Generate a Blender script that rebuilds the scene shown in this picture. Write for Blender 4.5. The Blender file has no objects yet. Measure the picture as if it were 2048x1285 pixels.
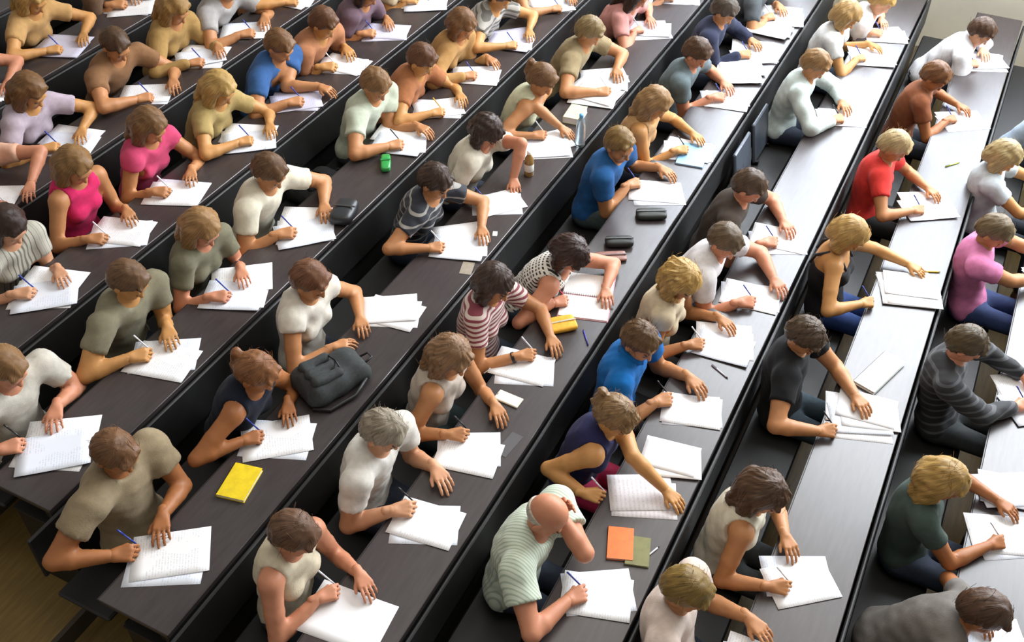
import bpy, math, random
import numpy as np
from mathutils import Matrix, Vector

# ------------------------------------------------------------------ camera
IMG_W, IMG_H, FOC = 2048.0, 1285.0, 2050.0
PITCH, AZ = math.radians(41.95), math.radians(26.86)
CAM = np.array([0.0, 0.0, 4.85])
FWD = np.array([-math.sin(AZ)*math.cos(PITCH), math.cos(AZ)*math.cos(PITCH), -math.sin(PITCH)])
RIGHT = np.array([math.cos(AZ), math.sin(AZ), 0.0])
UP = np.cross(RIGHT, FWD)
scene = bpy.context.scene
col = scene.collection
cd = bpy.data.cameras.new('camera'); cam = bpy.data.objects.new('camera', cd); col.objects.link(cam)
cd.sensor_width = 36.0; cd.lens = 36.0*FOC/IMG_W; cd.clip_end = 200
M = Matrix.Identity(4)
for i in range(3):
    M[i][0], M[i][1], M[i][2], M[i][3] = RIGHT[i], UP[i], -FWD[i], CAM[i]
cam.matrix_world = M
scene.camera = cam
# ------------------------------------------------------------------ world, lights, exposure
scene.view_settings.view_transform = 'Standard'
scene.view_settings.look = 'None'
scene.view_settings.gamma = 1.0
scene.view_settings.use_curve_mapping = False
scene.view_settings.exposure = 0.0
w = bpy.data.worlds.new('world'); scene.world = w; w.use_nodes = True
bg = w.node_tree.nodes['Background']
bg.inputs[0].default_value = (1.0, 0.95, 0.88, 1); bg.inputs[1].default_value = 0.35

def area(name, loc, target, sx, sy, power, color):
    ld = bpy.data.lights.new(name, 'AREA'); ld.shape = 'RECTANGLE'; ld.size = sx; ld.size_y = sy
    ld.energy = power; ld.color = color
    o = bpy.data.objects.new(name, ld); col.objects.link(o); o.location = loc
    o.rotation_euler = (Vector(target)-Vector(loc)).to_track_quat('-Z', 'Y').to_euler()
    return o
area('window_daylight', (0.9, 10.3, 4.4), (-0.5, 5.0, 1.4), 9.0, 5.4, 2550, (0.90, 0.95, 1.0))
area('ceiling_lamp_field', (-1.0, 5.0, 7.5), (-1.0, 5.0, 0), 5.0, 8.0, 290, (1.0, 0.93, 0.84))

# ------------------------------------------------------------------ layout
STEP, PITCH_ROW = 0.11, 0.8696
DESK_H = 0.75
def row_x(k): return -1.746 + PITCH_ROW*k
def row_z(k): return -STEP*k
def at(px, py, z):
    d = FWD*FOC + RIGHT*(px-IMG_W/2) - UP*(py-IMG_H/2)
    return CAM + d*((z-CAM[2])/d[2])
Y0, Y1, YWALL = 1.42, 10.2, 10.6
ROWS = list(range(-7, 5))

# ------------------------------------------------------------------ materials
MATS = {}
def srgb(h):
    if isinstance(h, str):
        h = h.lstrip('#'); c = [int(h[i:i+2], 16)/255 for i in (0, 2, 4)]
    else: c = [v/255 for v in h]
    return [v/12.92 if v <= .04045 else ((v+.055)/1.055)**2.4 for v in c]
def mat(name, color, rough=0.6, var=0.12, scale=30.0, bump=0.0, bscale=200.0, metallic=0.0, spec=0.5,
        stretch=(1, 1, 1), emit=None, coat=0.0, trans=0.0, sheen=0.0, detail=3.0):
    key = name
    if key in MATS: return MATS[key]
    m = bpy.data.materials.new(name); m.use_nodes = True
    nt = m.node_tree; N = nt.nodes; L = nt.links; b = N['Principled BSDF']
    c = srgb(color)
    tc = N.new('ShaderNodeTexCoord'); mp = N.new('ShaderNodeMapping'); mp.inputs['Scale'].default_value = stretch
    L.new(tc.outputs['Object'], mp.inputs[0])
    nz = N.new('ShaderNodeTexNoise'); nz.inputs['Scale'].default_value = scale; nz.inputs['Detail'].default_value = detail
    L.new(mp.outputs[0], nz.inputs['Vector'])
    rp = N.new('ShaderNodeValToRGB')
    rp.color_ramp.elements[0].position = 0.3; rp.color_ramp.elements[1].position = 0.7
    rp.color_ramp.elements[0].color = [*(max(0, v*(1-var)) for v in c), 1]
    rp.color_ramp.elements[1].color = [*(min(1, v*(1+var)) for v in c), 1]
    L.new(nz.outputs[0], rp.inputs[0]); L.new(rp.outputs[0], b.inputs['Base Color'])
    b.inputs['Roughness'].default_value = rough; b.inputs['Metallic'].default_value = metallic
    b.inputs['Specular IOR Level'].default_value = spec
    b.inputs['Coat Weight'].default_value = coat
    b.inputs['Sheen Weight'].default_value = sheen
    b.inputs['Transmission Weight'].default_value = trans
    if bump:
        n2 = N.new('ShaderNodeTexNoise'); n2.inputs['Scale'].default_value = bscale; n2.inputs['Detail'].default_value = 2
        L.new(mp.outputs[0], n2.inputs['Vector'])
        bp = N.new('ShaderNodeBump'); bp.inputs['Strength'].default_value = bump; bp.inputs['Distance'].default_value = 0.004
        L.new(n2.outputs[0], bp.inputs['Height']); L.new(bp.outputs[0], b.inputs['Normal'])
    MATS[key] = m
    return m
def stripe_mat(name, ca, cb, axis, period, duty=0.5, rough=0.8, axis2=None):
    """woven stripes: two yarn colours alternating along a direction of the garment"""
    m = bpy.data.materials.new(name); m.use_nodes = True
    nt = m.node_tree; N = nt.nodes; L = nt.links; b = N['Principled BSDF']
    tc = N.new('ShaderNodeTexCoord')
    nz = N.new('ShaderNodeTexNoise'); nz.inputs['Scale'].default_value = 9; nz.inputs['Detail'].default_value = 1
    L.new(tc.outputs['Object'], nz.inputs['Vector'])
    def wave(ax, per, du):
        dt = N.new('ShaderNodeVectorMath'); dt.operation = 'DOT_PRODUCT'; dt.inputs[1].default_value = ax
        L.new(tc.outputs['Object'], dt.inputs[0])
        ad = N.new('ShaderNodeMath'); ad.operation = 'MULTIPLY_ADD'; ad.inputs[1].default_value = 0.010
        L.new(nz.outputs[0], ad.inputs[0]); L.new(dt.outputs['Value'], ad.inputs[2])
        dv = N.new('ShaderNodeMath'); dv.operation = 'DIVIDE'; dv.inputs[1].default_value = per; L.new(ad.outputs[0], dv.inputs[0])
        fr = N.new('ShaderNodeMath'); fr.operation = 'FRACT'; L.new(dv.outputs[0], fr.inputs[0])
        cp = N.new('ShaderNodeMath'); cp.operation = 'LESS_THAN'; cp.inputs[1].default_value = du; L.new(fr.outputs[0], cp.inputs[0])
        return cp.outputs[0]
    f = wave(axis, period, duty)
    if axis2 is not None:
        g = wave(axis2, period*0.9, 0.62)
        ml = N.new('ShaderNodeMath'); ml.operation = 'MULTIPLY'; L.new(f, ml.inputs[0]); L.new(g, ml.inputs[1]); f = ml.outputs[0]
    mx = N.new('ShaderNodeMix'); mx.data_type = 'RGBA'
    mx.inputs['A'].default_value = [*srgb(ca), 1]; mx.inputs['B'].default_value = [*srgb(cb), 1]
    L.new(f, mx.inputs['Factor']); L.new(mx.outputs['Result'], b.inputs['Base Color'])
    b.inputs['Roughness'].default_value = rough; b.inputs['Sheen Weight'].default_value = 0.1
    return m
def hair_mat(name, color):
    """strands run from the crown outwards: fine streaks round the head axis"""
    if name in MATS: return MATS[name]
    m = bpy.data.materials.new(name); m.use_nodes = True
    nt = m.node_tree; N = nt.nodes; L = nt.links; b = N['Principled BSDF']
    tc = N.new('ShaderNodeTexCoord'); sp = N.new('ShaderNodeSeparateXYZ'); L.new(tc.outputs['Object'], sp.inputs[0])
    an = N.new('ShaderNodeMath'); an.operation = 'ARCTAN2'; L.new(sp.outputs[1], an.inputs[0]); L.new(sp.outputs[0], an.inputs[1])
    cb = N.new('ShaderNodeCombineXYZ')
    m1 = N.new('ShaderNodeMath'); m1.operation = 'MULTIPLY'; m1.inputs[1].default_value = 22; L.new(an.outputs[0], m1.inputs[0])
    m2 = N.new('ShaderNodeMath'); m2.operation = 'MULTIPLY'; m2.inputs[1].default_value = 9; L.new(sp.outputs[2], m2.inputs[0])
    L.new(m1.outputs[0], cb.inputs[0]); L.new(m2.outputs[0], cb.inputs[1])
    nz = N.new('ShaderNodeTexNoise'); nz.inputs['Scale'].default_value = 1.0; nz.inputs['Detail'].default_value = 3.5
    L.new(cb.outputs[0], nz.inputs['Vector'])
    c = srgb(color)
    rp = N.new('ShaderNodeValToRGB'); rp.color_ramp.elements[0].position = 0.30; rp.color_ramp.elements[1].position = 0.72
    rp.color_ramp.elements[0].color = [*(v*0.55 for v in c), 1]; rp.color_ramp.elements[1].color = [*(min(1, v*1.5) for v in c), 1]
    L.new(nz.outputs[0], rp.inputs[0]); L.new(rp.outputs[0], b.inputs['Base Color'])
    bp = N.new('ShaderNodeBump'); bp.inputs['Strength'].default_value = 0.55; bp.inputs['Distance'].default_value = 0.006
    L.new(nz.outputs[0], bp.inputs['Height']); L.new(bp.outputs[0], b.inputs['Normal'])
    b.inputs['Roughness'].default_value = 0.42; b.inputs['Specular IOR Level'].default_value = 0.4
    MATS[name] = m
    return m
def paper_mat(name, color, ink=(60, 70, 120), lines=True, density=0.5, pitch=0.011):
    """white paper with ruled rows of small handwriting (flat print)"""
    if name in MATS: return MATS[name]
    m = bpy.data.materials.new(name); m.use_nodes = True
    nt = m.node_tree; N = nt.nodes; L = nt.links; b = N['Principled BSDF']
    b.inputs['Roughness'].default_value = 0.7
    if not lines:
        b.inputs['Base Color'].default_value = [*srgb(color), 1]; MATS[name] = m; return m
    tc = N.new('ShaderNodeTexCoord'); sp = N.new('ShaderNodeSeparateXYZ'); L.new(tc.outputs['Object'], sp.inputs[0])
    dv = N.new('ShaderNodeMath'); dv.operation = 'DIVIDE'; dv.inputs[1].default_value = pitch; L.new(sp.outputs[0], dv.inputs[0])
    fr = N.new('ShaderNodeMath'); fr.operation = 'FRACT'; L.new(dv.outputs[0], fr.inputs[0])
    lt = N.new('ShaderNodeMath'); lt.operation = 'LESS_THAN'; lt.inputs[1].default_value = 0.45; L.new(fr.outputs[0], lt.inputs[0])
    mp = N.new('ShaderNodeMapping'); mp.inputs['Scale'].default_value = (90, 260, 1); L.new(tc.outputs['Object'], mp.inputs[0])
    nz = N.new('ShaderNodeTexNoise'); nz.inputs['Scale'].default_value = 1; L.new(mp.outputs[0], nz.inputs['Vector'])
    gt = N.new('ShaderNodeMath'); gt.operation = 'GREATER_THAN'; gt.inputs[1].default_value = 0.5; L.new(nz.outputs[0], gt.inputs[0])
    nb = N.new('ShaderNodeTexNoise'); nb.inputs['Scale'].default_value = 9; L.new(tc.outputs['Object'], nb.inputs['Vector'])
    g2 = N.new('ShaderNodeMath'); g2.operation = 'GREATER_THAN'; g2.inputs[1].default_value = 1-density; L.new(nb.outputs[0], g2.inputs[0])
    ml = N.new('ShaderNodeMath'); ml.operation = 'MULTIPLY'; L.new(lt.outputs[0], ml.inputs[0]); L.new(gt.outputs[0], ml.inputs[1])
    m3 = N.new('ShaderNodeMath'); m3.operation = 'MULTIPLY'; L.new(ml.outputs[0], m3.inputs[0]); L.new(g2.outputs[0], m3.inputs[1])
    m4 = N.new('ShaderNodeMath'); m4.operation = 'MULTIPLY'; m4.inputs[1].default_value = 0.24; L.new(m3.outputs[0], m4.inputs[0])
    mx = N.new('ShaderNodeMix'); mx.data_type = 'RGBA'
    mx.inputs['A'].default_value = [*srgb(color), 1]; mx.inputs['B'].default_value = [*srgb(ink), 1]
    L.new(m4.outputs[0], mx.inputs['Factor']); L.new(mx.outputs['Result'], b.inputs['Base Color'])
    MATS[name] = m
    return m

M_DESK = mat('desk_laminate', '#3a3434', 0.30, 0.18, 6, 0.05, 260, stretch=(8, 1, 8), spec=0.6, detail=5)
M_EDGE = mat('desk_edge', '#262323', 0.4, 0.1)
M_PANEL = mat('black_panel', '#171717', 0.55, 0.15, 12)
M_STEEL = mat('dark_steel', '#2a2b2d', 0.4, 0.05, metallic=0.8)
M_FLOOR = mat('oak_floor', '#77602f', 0.5, 0.22, 5, 0.05, 120, stretch=(9, 1, 1), detail=6)
M_WALL = mat('cream_plaster', '#efecdc', 0.85, 0.03, 6, 0.05, 150)
M_WHITEP = mat('white_paint', '#eeeeea', 0.5, 0.02)
M_CONC = mat('riser_board', '#3b3124', 0.7, 0.15, 8)

# ------------------------------------------------------------------ mesh helpers
def link(name, me, m=None, parent=None):
    o = bpy.data.objects.new(name, me); col.objects.link(o)
    if m is not None and me is not None:
        for mm in (m if isinstance(m, (list, tuple)) else [m]): me.materials.append(mm)
    if parent is not None: o.parent = parent
    return o
def tag(o, label=None, cat=None, group=None, kind=None):
    if label: o['label'] = label
    if cat: o['category'] = cat
    if group: o['group'] = group
    if kind: o['kind'] = kind
    return o
def empty(name, loc, rz=0.0):
    o = bpy.data.objects.new(name, None); col.objects.link(o); o.location = loc; o.rotation_euler[2] = rz
    o.empty_display_size = 0.05
    return o
def mesh_np(name, V, Q, smooth=True):
    V = np.asarray(V, dtype=np.float32); Q = np.asarray(Q, dtype=np.int32)
    me = bpy.data.meshes.new(name); n, q, s = len(V), len(Q), Q.shape[1]
    me.vertices.add(n); me.vertices.foreach_set('co', V.ravel())
    me.loops.add(q*s); me.loops.foreach_set('vertex_index', Q.ravel())
    me.polygons.add(q); me.polygons.foreach_set('loop_start', np.arange(0, q*s, s, dtype=np.int32))
    me.update(calc_edges=True)
    if smooth: me.polygons.foreach_set('use_smooth', np.ones(q, dtype=bool))
    me.update()
    return me
class MB:
    def __init__(self): self.v = []; self.f = []
    def face_set(self, vs, fs):
        n = len(self.v); self.v += [tuple(p) for p in vs]; self.f += [tuple(i+n for i in f) for f in fs]
    def box(self, lo, hi, bev=0.0):
        x0, y0, z0 = lo; x1, y1, z1 = hi
        if bev <= 0:
            self.face_set([(x0,y0,z0),(x1,y0,z0),(x1,y1,z0),(x0,y1,z0),(x0,y0,z1),(x1,y0,z1),(x1,y1,z1),(x0,y1,z1)],
                          [(0,3,2,1),(4,5,6,7),(0,1,5,4),(1,2,6,5),(2,3,7,6),(3,0,4,7)]); return self
        b = bev; rings = []
        for z, i in ((z0, b), (z0+b, 0), (z1-b, 0), (z1, b)):
            rings.append([(x0+i,y0+b,z),(x0+b,y0+i,z),(x1-b,y0+i,z),(x1-i,y0+b,z),(x1-i,y1-b,z),(x1-b,y1-i,z),(x0+b,y1-i,z),(x0+i,y1-b,z)])
        vs = [p for r in rings for p in r]; fs = [tuple(range(7, -1, -1)), tuple(range(24, 32))]
        for r in range(3):
            for i in range(8):
                j = (i+1) % 8; fs.append((r*8+i, r*8+j, (r+1)*8+j, (r+1)*8+i))
        self.face_set(vs, fs); return self
    def tube(self, pts, rads, n=8, cap=True):
        pts = [Vector(p) for p in pts]; rings = []
        for i, p in enumerate(pts):
            t = (pts[min(i+1, len(pts)-1)]-pts[max(i-1, 0)]).normalized()
            a = t.cross(Vector((0, 0, 1)));
            if a.length < 1e-3: a = t.cross(Vector((0, 1, 0)))
            a.normalize(); c = t.cross(a); r = rads[i] if hasattr(rads, '__len__') else rads
            rings.append([p+a*(r*math.cos(2*math.pi*j/n))+c*(r*math.sin(2*math.pi*j/n)) for j in range(n)])
        vs = [q for r in rings for q in r]; fs = []
        for r in range(len(rings)-1):
            for j in range(n):
                k = (j+1) % n; fs.append((r*n+j, (r+1)*n+j, (r+1)*n+k, r*n+k))
        if cap: fs += [tuple(range(n)), tuple(range(len(vs)-1, len(vs)-n-1, -1))]
        self.face_set(vs, fs); return self
    def build(self, name, m, parent=None, smooth=False):
        me = bpy.data.meshes.new(name); me.from_pydata(self.v, [], self.f); me.update()
        if smooth:
            for p in me.polygons: p.use_smooth = True
        return link(name, me, m, parent)

# ------------------------------------------------------------------ the hall
for k in ROWS:
    xa, xb, z = row_x(k)-0.66, row_x(k)+0.21, row_z(k)
    o = MB().box((xa, -2.5, z-0.30), (xb, YWALL, z)).build('floor', M_FLOOR); tag(o, kind='structure')
    MB().box((xb-0.025, -2.5, z-STEP), (xb+0.004, YWALL, z+0.004)).build('step_edge', M_CONC, o)
wall = MB().box((-9.5, YWALL, -1.2), (6.0, YWALL+0.25, 1.35)).box((-9.5, YWALL, 7.1), (6.0, YWALL+0.25, 7.6)) \
    .box((-9.5, YWALL, 1.35), (-3.6, YWALL+0.25, 7.1)).box((5.4, YWALL, 1.35), (6.0, YWALL+0.25, 7.1)).build('wall_far', M_WALL)
tag(wall, kind='structure')
M_GLASS = mat('window_glass', '#f4f8ff', 0.03, 0.0, trans=1.0)
for i in range(5):
    x0 = -3.6+i*1.8; x1 = x0+1.8
    wf = MB().box((x0, YWALL+.05, 1.35), (x0+.07, YWALL+.15, 7.1)).box((x1-.07, YWALL+.05, 1.35), (x1, YWALL+.15, 7.1)) \
        .box((x0, YWALL+.05, 1.35), (x1, YWALL+.15, 1.43)).box((x0, YWALL+.05, 7.02), (x1, YWALL+.15, 7.1)) \
        .box((x0, YWALL+.05, 3.0), (x1, YWALL+.15, 3.06)).build('window_%d' % (i+1), M_WHITEP)
    tag(wf, kind='structure')
    MB().box((x0+.07, YWALL+.095, 1.43), (x1-.07, YWALL+.105, 3.0)).build('pane', M_GLASS, wf)
    MB().box((x0+.07, YWALL+.095, 3.06), (x1-.07, YWALL+.105, 7.02)).build('pane', M_GLASS, wf)
bb = MB().box((-9.5, YWALL-.02, -1.2), (6.0, YWALL, -0.30)).build('baseboard_far', M_WALL); tag(bb, kind='structure')

ROWNAME = {-7: 'in the hindmost row', -6: 'behind the last visible people', -5: 'in front of the person in the brick red tee',
           -4: 'in front of the person in the lilac blouse', -3: 'in front of the person in the magenta top',
           -2: 'carrying the green translucent case', -1: 'carrying the yellow notepad', 0: 'carrying the yellow pencil case',
           1: 'in front of the person in the blue polo shirt', 2: 'in front of the person in the black shirt',
           3: 'in front of the person in the pink tee', 4: 'beyond the foremost people'}
D2 = 0.20
for k in ROWS[1:-1]:
    x, z = row_x(k), row_z(k); Y0 = 1.68 if k <= -2 else (1.46 if k == -1 else 1.30)
    e = empty('lecture_desk', (x, Y0, z))
    tag(e, 'long dark laminate lecture desk ' + ROWNAME[k], 'desk', 'lecture desks')
    ly = Y1-Y0
    MB().box((-D2, 0, DESK_H-.028), (D2, ly, DESK_H), .003).build('desk_top', M_DESK, e)
    MB().box((-D2-.006, 0, DESK_H-.030), (-D2, ly, DESK_H-.002)).build('edge_strip', M_EDGE, e)
    MB().box((D2-.022, 0, 0.10), (D2, ly, DESK_H-.028)).build('front_panel', M_PANEL, e)
    MB().box((-.10, 0, DESK_H-.16), (D2-.022, ly, DESK_H-.145)).build('book_shelf', M_PANEL, e)
    for y in np.arange(0.02, ly, 1.6):
        MB().box((-.12, y, 0), (D2-.022, y+.035, DESK_H-.16), .004).box((D2-.08, y, DESK_H-.145), (D2-.022, y+.035, DESK_H-.028)).build('support', M_STEEL, e)
    b = empty('bench', (x-0.46, Y0, z))
    tag(b, 'black bench seat behind the desk ' + ROWNAME[k], 'bench', 'bench seats')
    MB().box((-.16, .05, .415), (.17, ly-.05, .445), .01).build('seat_board', M_PANEL, b)
    MB().box((-.195, .05, .56), (-.175, ly-.05, .84), .006).build('backrest', M_PANEL, b)
    for y in np.arange(0.4, ly, 1.6):
        MB().box((-.12, y, 0), (-.06, y+.05, .415), .004).build('leg', M_STEEL, b)

# ------------------------------------------------------------------ implicit-surface modelling (bodies, clothes, hair, hands)
class Grid:
    def __init__(self, lo, hi, h):
        self.lo = np.array(lo, float); self.h = h
        n = np.ceil((np.array(hi)-self.lo)/h).astype(int)+1
        self.n = n; self.D = np.full(n, 0.5, dtype=np.float32)
        self.ax = [(self.lo[i]+h*np.arange(n[i])).astype(np.float32) for i in range(3)]
    def sub(self, lo, hi):
        s = []
        for i in range(3):
            a = int(max(0, math.floor((lo[i]-self.lo[i])/self.h))); b = int(min(self.n[i], math.ceil((hi[i]-self.lo[i])/self.h)+1))
            if b <= a: return None
            s.append(slice(a, b))
        return tuple(s), self.ax[0][s[0]][:, None, None], self.ax[1][s[1]][None, :, None], self.ax[2][s[2]][None, None, :]
    def _put(self, s, d, k):
        a = self.D[s]
        if k <= 0: self.D[s] = np.minimum(a, d); return
        hh = np.maximum(k-np.abs(a-d), 0)/k
        self.D[s] = np.minimum(a, d)-hh*hh*(k*0.25)
    def cone(self, a, b, ra, rb, k=0.02, inf=0.0):
        a = np.asarray(a, float); b = np.asarray(b, float); r = max(ra, rb)+inf+k+2*self.h
        q = self.sub(np.minimum(a, b)-r, np.maximum(a, b)+r)
        if q is None: return
        s, X, Y, Z = q; ab = b-a; L2 = max(ab@ab, 1e-9)
        px, py, pz = X-a[0], Y-a[1], Z-a[2]
        t = np.clip((px*ab[0]+py*ab[1]+pz*ab[2])/L2, 0, 1)
        d = np.sqrt((px-t*ab[0])**2+(py-t*ab[1])**2+(pz-t*ab[2])**2)-(ra+t*(rb-ra)+inf)
        self._put(s, d, k)
    def _ell(self, c, R, r, X, Y, Z):
        px, py, pz = X-c[0], Y-c[1], Z-c[2]
        k0 = 0; k1 = 0
        for i in range(3):
            u = (px*R[0][i]+py*R[1][i]+pz*R[2][i])/r[i]
            k0 = k0+u*u; k1 = k1+(u/r[i])**2
        k0 = np.sqrt(k0); k1 = np.sqrt(k1)+1e-6
        return k0*(k0-1)/k1
    def ell(self, c, R, r, k=0.02, inf=0.0):
        r = np.asarray(r, float)+inf; m = r.max()+k+2*self.h; c = np.asarray(c, float)
        q = self.sub(c-m, c+m)
        if q is None: return
        s, X, Y, Z = q
        self._put(s, self._ell(c, R, r, X, Y, Z), k)
    def cut_ell(self, c, R, r):
        r = np.asarray(r, float); c = np.asarray(c, float); m = r.max()+2*self.h
        q = self.sub(c-m, c+m)
        if q is None: return
        s, X, Y, Z = q
        self.D[s] = np.maximum(self.D[s], -self._ell(c, R, r, X, Y, Z))
    def cut_plane(self, p, n):                       # removes the side the normal points to
        n = np.asarray(n, float)/np.linalg.norm(n)
        d = (self.ax[0][:, None, None]-p[0])*n[0]+(self.ax[1][None, :, None]-p[1])*n[1]+(self.ax[2][None, None, :]-p[2])*n[2]
        self.D = np.maximum(self.D, d.astype(np.float32))
    def wobble(self, amp, freq, seed):
        r = np.random.RandomState(seed)
        X, Y, Z = self.ax[0][:, None, None], self.ax[1][None, :, None], self.ax[2][None, None, :]
        d = 0
        for i in range(3):
            v = r.normal(size=3); v = v/np.linalg.norm(v)*freq*(0.6+0.8*r.rand())
            d = d+np.sin(X*v[0]+Y*v[1]+Z*v[2]+r.rand()*6.28)
        self.D = self.D+(amp*d/1.7).astype(np.float32)
    def clumps(self, amp, n, seed):                   # locks of hair running out from the crown
        r = np.random.RandomState(seed)
        X, Y, Z = self.ax[0][:, None, None]+.03, self.ax[1][None, :, None], self.ax[2][None, None, :]
        a = np.arctan2(Y, X)+.25*np.sin(Z*30+r.rand()*6)
        self.D = self.D+(amp*(np.sin(a*n+3*np.sin(Z*22)+r.rand()*6)*.6+np.sin(a*(n*.55)+Z*25)*.5)).astype(np.float32)
    def mesh(self):
        D = self.D; D[0], D[-1] = .5, .5; D[:, 0], D[:, -1] = .5, .5; D[:, :, 0], D[:, :, -1] = .5, .5
        ins = D < 0
        cnt = np.zeros([n-1 for n in self.n], dtype=np.int8)
        corners = [(i, j, k) for i in (0, 1) for j in (0, 1) for k in (0, 1)]
        nx, ny, nz = self.n
        for i, j, k in corners: cnt += ins[i:nx-1+i, j:ny-1+j, k:nz-1+k]
        act = np.argwhere((cnt > 0) & (cnt < 8))
        vid = np.full(cnt.shape, -1, dtype=np.int32); vid[tuple(act.T)] = np.arange(len(act))
        vals = {c: D[act[:, 0]+c[0], act[:, 1]+c[1], act[:, 2]+c[2]] for c in corners}
        P = np.zeros((len(act), 3)); W = np.zeros(len(act))
        for c in corners:
            for a in range(3):
                if c[a]: continue
                e = list(c); e[a] = 1; e = tuple(e); u, v = vals[c], vals[e]
                m = (u < 0) != (v < 0)
                t = np.where(m, u/np.where(m, u-v, 1), 0)
                for b in range(3): P[:, b] += np.where(m, t if b == a else c[b], 0)
                W += m
        P = (act+P/W[:, None])*self.h+self.lo
        Q = []
        for a in range(3):
            b, c = (a+1) % 3, (a+2) % 3
            s0 = [slice(None)]*3; s1 = [slice(None)]*3; s0[a] = slice(0, -1); s1[a] = slice(1, None)
            i0, i1 = ins[tuple(s0)], ins[tuple(s1)]
            e = np.argwhere(i0 != i1)
            e = e[(e[:, b] > 0) & (e[:, c] > 0) & (e[:, b] < self.n[b]-1) & (e[:, c] < self.n[c]-1)]
            eb = e.copy(); eb[:, b] -= 1; ec = e.copy(); ec[:, c] -= 1; ebc = eb.copy(); ebc[:, c] -= 1
            g = lambda x: vid[x[:, 0], x[:, 1], x[:, 2]]
            q = np.stack([g(ebc), g(ec), g(e), g(eb)], 1)
            fl = ~i0[tuple(e.T)]
            q[fl] = q[fl][:, ::-1]
            Q.append(q)
        Q = np.concatenate(Q); Q = Q[(Q >= 0).all(1)]
        return P, Q

def unit(v): v = np.asarray(v, float); return v/max(np.linalg.norm(v), 1e-9)
I3 = np.eye(3)
LODS = {0: dict(body=.0115, head=.0058, hand=.0048, cloth=.0105, leg=.022, hair=.0062),
        1: dict(body=.0170, head=.0086, hand=.0071, cloth=.0155, leg=.028, hair=.0103),
        2: dict(body=.0210, head=.0102, hand=.0084, cloth=.0195, leg=.034, hair=.0115)}

def hand_mesh(wrist, d, n, side, mode, h, hs=1.0):
    """palm, four unequal jointed fingers and a thumb from the side of the palm. d: along the hand, n: back of the hand"""
    d = unit(d); n = unit(n-np.dot(n, d)*d); l = np.cross(n, d)*side      # l points to the thumb side
    g = Grid(wrist-0.235, wrist+0.235, h)
    # tight bounds
    c = wrist+d*.09; g = Grid(c-0.135, c+0.135, h)
    g.cone(wrist-d*.03, wrist+d*.01, .026, .026, .01)
    kn = []
    for i, (o, ln, r) in enumerate(((.030, .078, .0088), (.010, .086, .0090), (-.011, .080, .0086), (-.031, .062, .0078))):
        k0 = wrist+d*(.088-.006*abs(i-1))+l*o+n*.004
        g.cone(wrist+d*.012+l*o*.55, k0, .0155, .0115, .012)
        kn.append((k0, o, ln, r))
    for i, (k0, o, ln, r) in enumerate(kn):
        if mode == 'write': cu = (0.55, 1.15, 0.75) if i == 0 else (0.75+.1*i, 1.25, 0.7)
        elif mode == 'fist': cu = (1.2, 1.5, .9)
        else: cu = (0.20+.05*i, 0.38, 0.28)
        sp = o*(1.3 if mode == 'rest' else 0.3); p = k0; ang = 0
        for seg, (fr, c_) in enumerate(zip((.45, .31, .24), cu)):
            ang += c_
            dr = unit(d*math.cos(ang)-n*math.sin(ang)+l*sp*3*math.cos(ang))
            q = p+dr*ln*fr; g.cone(p, q, r*(1-.07*seg), r*(1-.07*(seg+1)), .0035); p = q
        if i == 0: tip = p
    t0 = wrist+d*.028+l*.020-n*.004
    if mode == 'write':
        t1 = wrist+d*.066+l*.042-n*.020; t2 = tip+l*.004-d*.012+n*.004
    else:
        t1 = wrist+d*.058+l*.048-n*.010; t2 = wrist+d*.088+l*.058-n*.014
    g.cone(t0, t1, .0150, .0108, .012); g.cone(t1, t2, .0104, .0082, .004)
    P, Q = g.mesh()
    return wrist+(P-wrist)*hs, Q, wrist+(tip-wrist)*hs

def ik(s, hnd, la, lb, pole):
    v = hnd-s; L = np.linalg.norm(v); mx = (la+lb)*.985
    if L > mx: hnd = s+v/L*mx; v = hnd-s; L = mx
    a = (L*L+la*la-lb*lb)/(2*L); r = math.sqrt(max(la*la-a*a, 0)); u = v/L
    p = unit(pole-np.dot(pole, u)*u)
    return s+u*a+p*r, hnd

def add_strands(P, Q, n, seed, dn):
    r = np.random.RandomState(seed); crown = np.array([-.035, 0, .115]); V = [P]; F = [Q]; nv = len(P)
    for i in r.randint(0, len(P), n):
        p = P[i]; nrm = unit(p-np.array([-.02, 0, .0])); t = p-crown; t = unit(t-np.dot(t, nrm)*nrm+dn*.25+r.normal(size=3)*.12)
        sd = unit(np.cross(t, nrm)); L = r.uniform(.03, .06); lift = r.uniform(.0005, .003); ring = []
        for q in range(5):
            s_ = q/4-.45; c = p+t*L*s_*2-nrm*(L*s_*2)**2*4.2+nrm*(.001+lift*(q/4)**2); w = .0011*(1-.8*abs(q/4-.35))
            ring.append(np.stack([c+sd*w, c+nrm*w, c-sd*w, c-nrm*w]))
        V.append(np.concatenate(ring)); f = []
        for q in range(4):
            for j in range(4): f.append((nv+q*4+j, nv+q*4+(j+1) % 4, nv+q*4+4+(j+1) % 4, nv+q*4+4+j))
        F.append(np.array(f)); nv += 20
    return np.concatenate(V), np.concatenate(F)
SKINS = {'fair': '#c4906e', 'tan': '#b07a50', 'rosy': '#bd8062', 'deep': '#9a623a', 'gold': '#b8854f'}
M_LIP = mat('lips', '#a8564c', .5, .05); M_EYE = mat('eye_dark', '#4a3426', .3, .05)
M_JEAN = {}
PEOPLE = []

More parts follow.
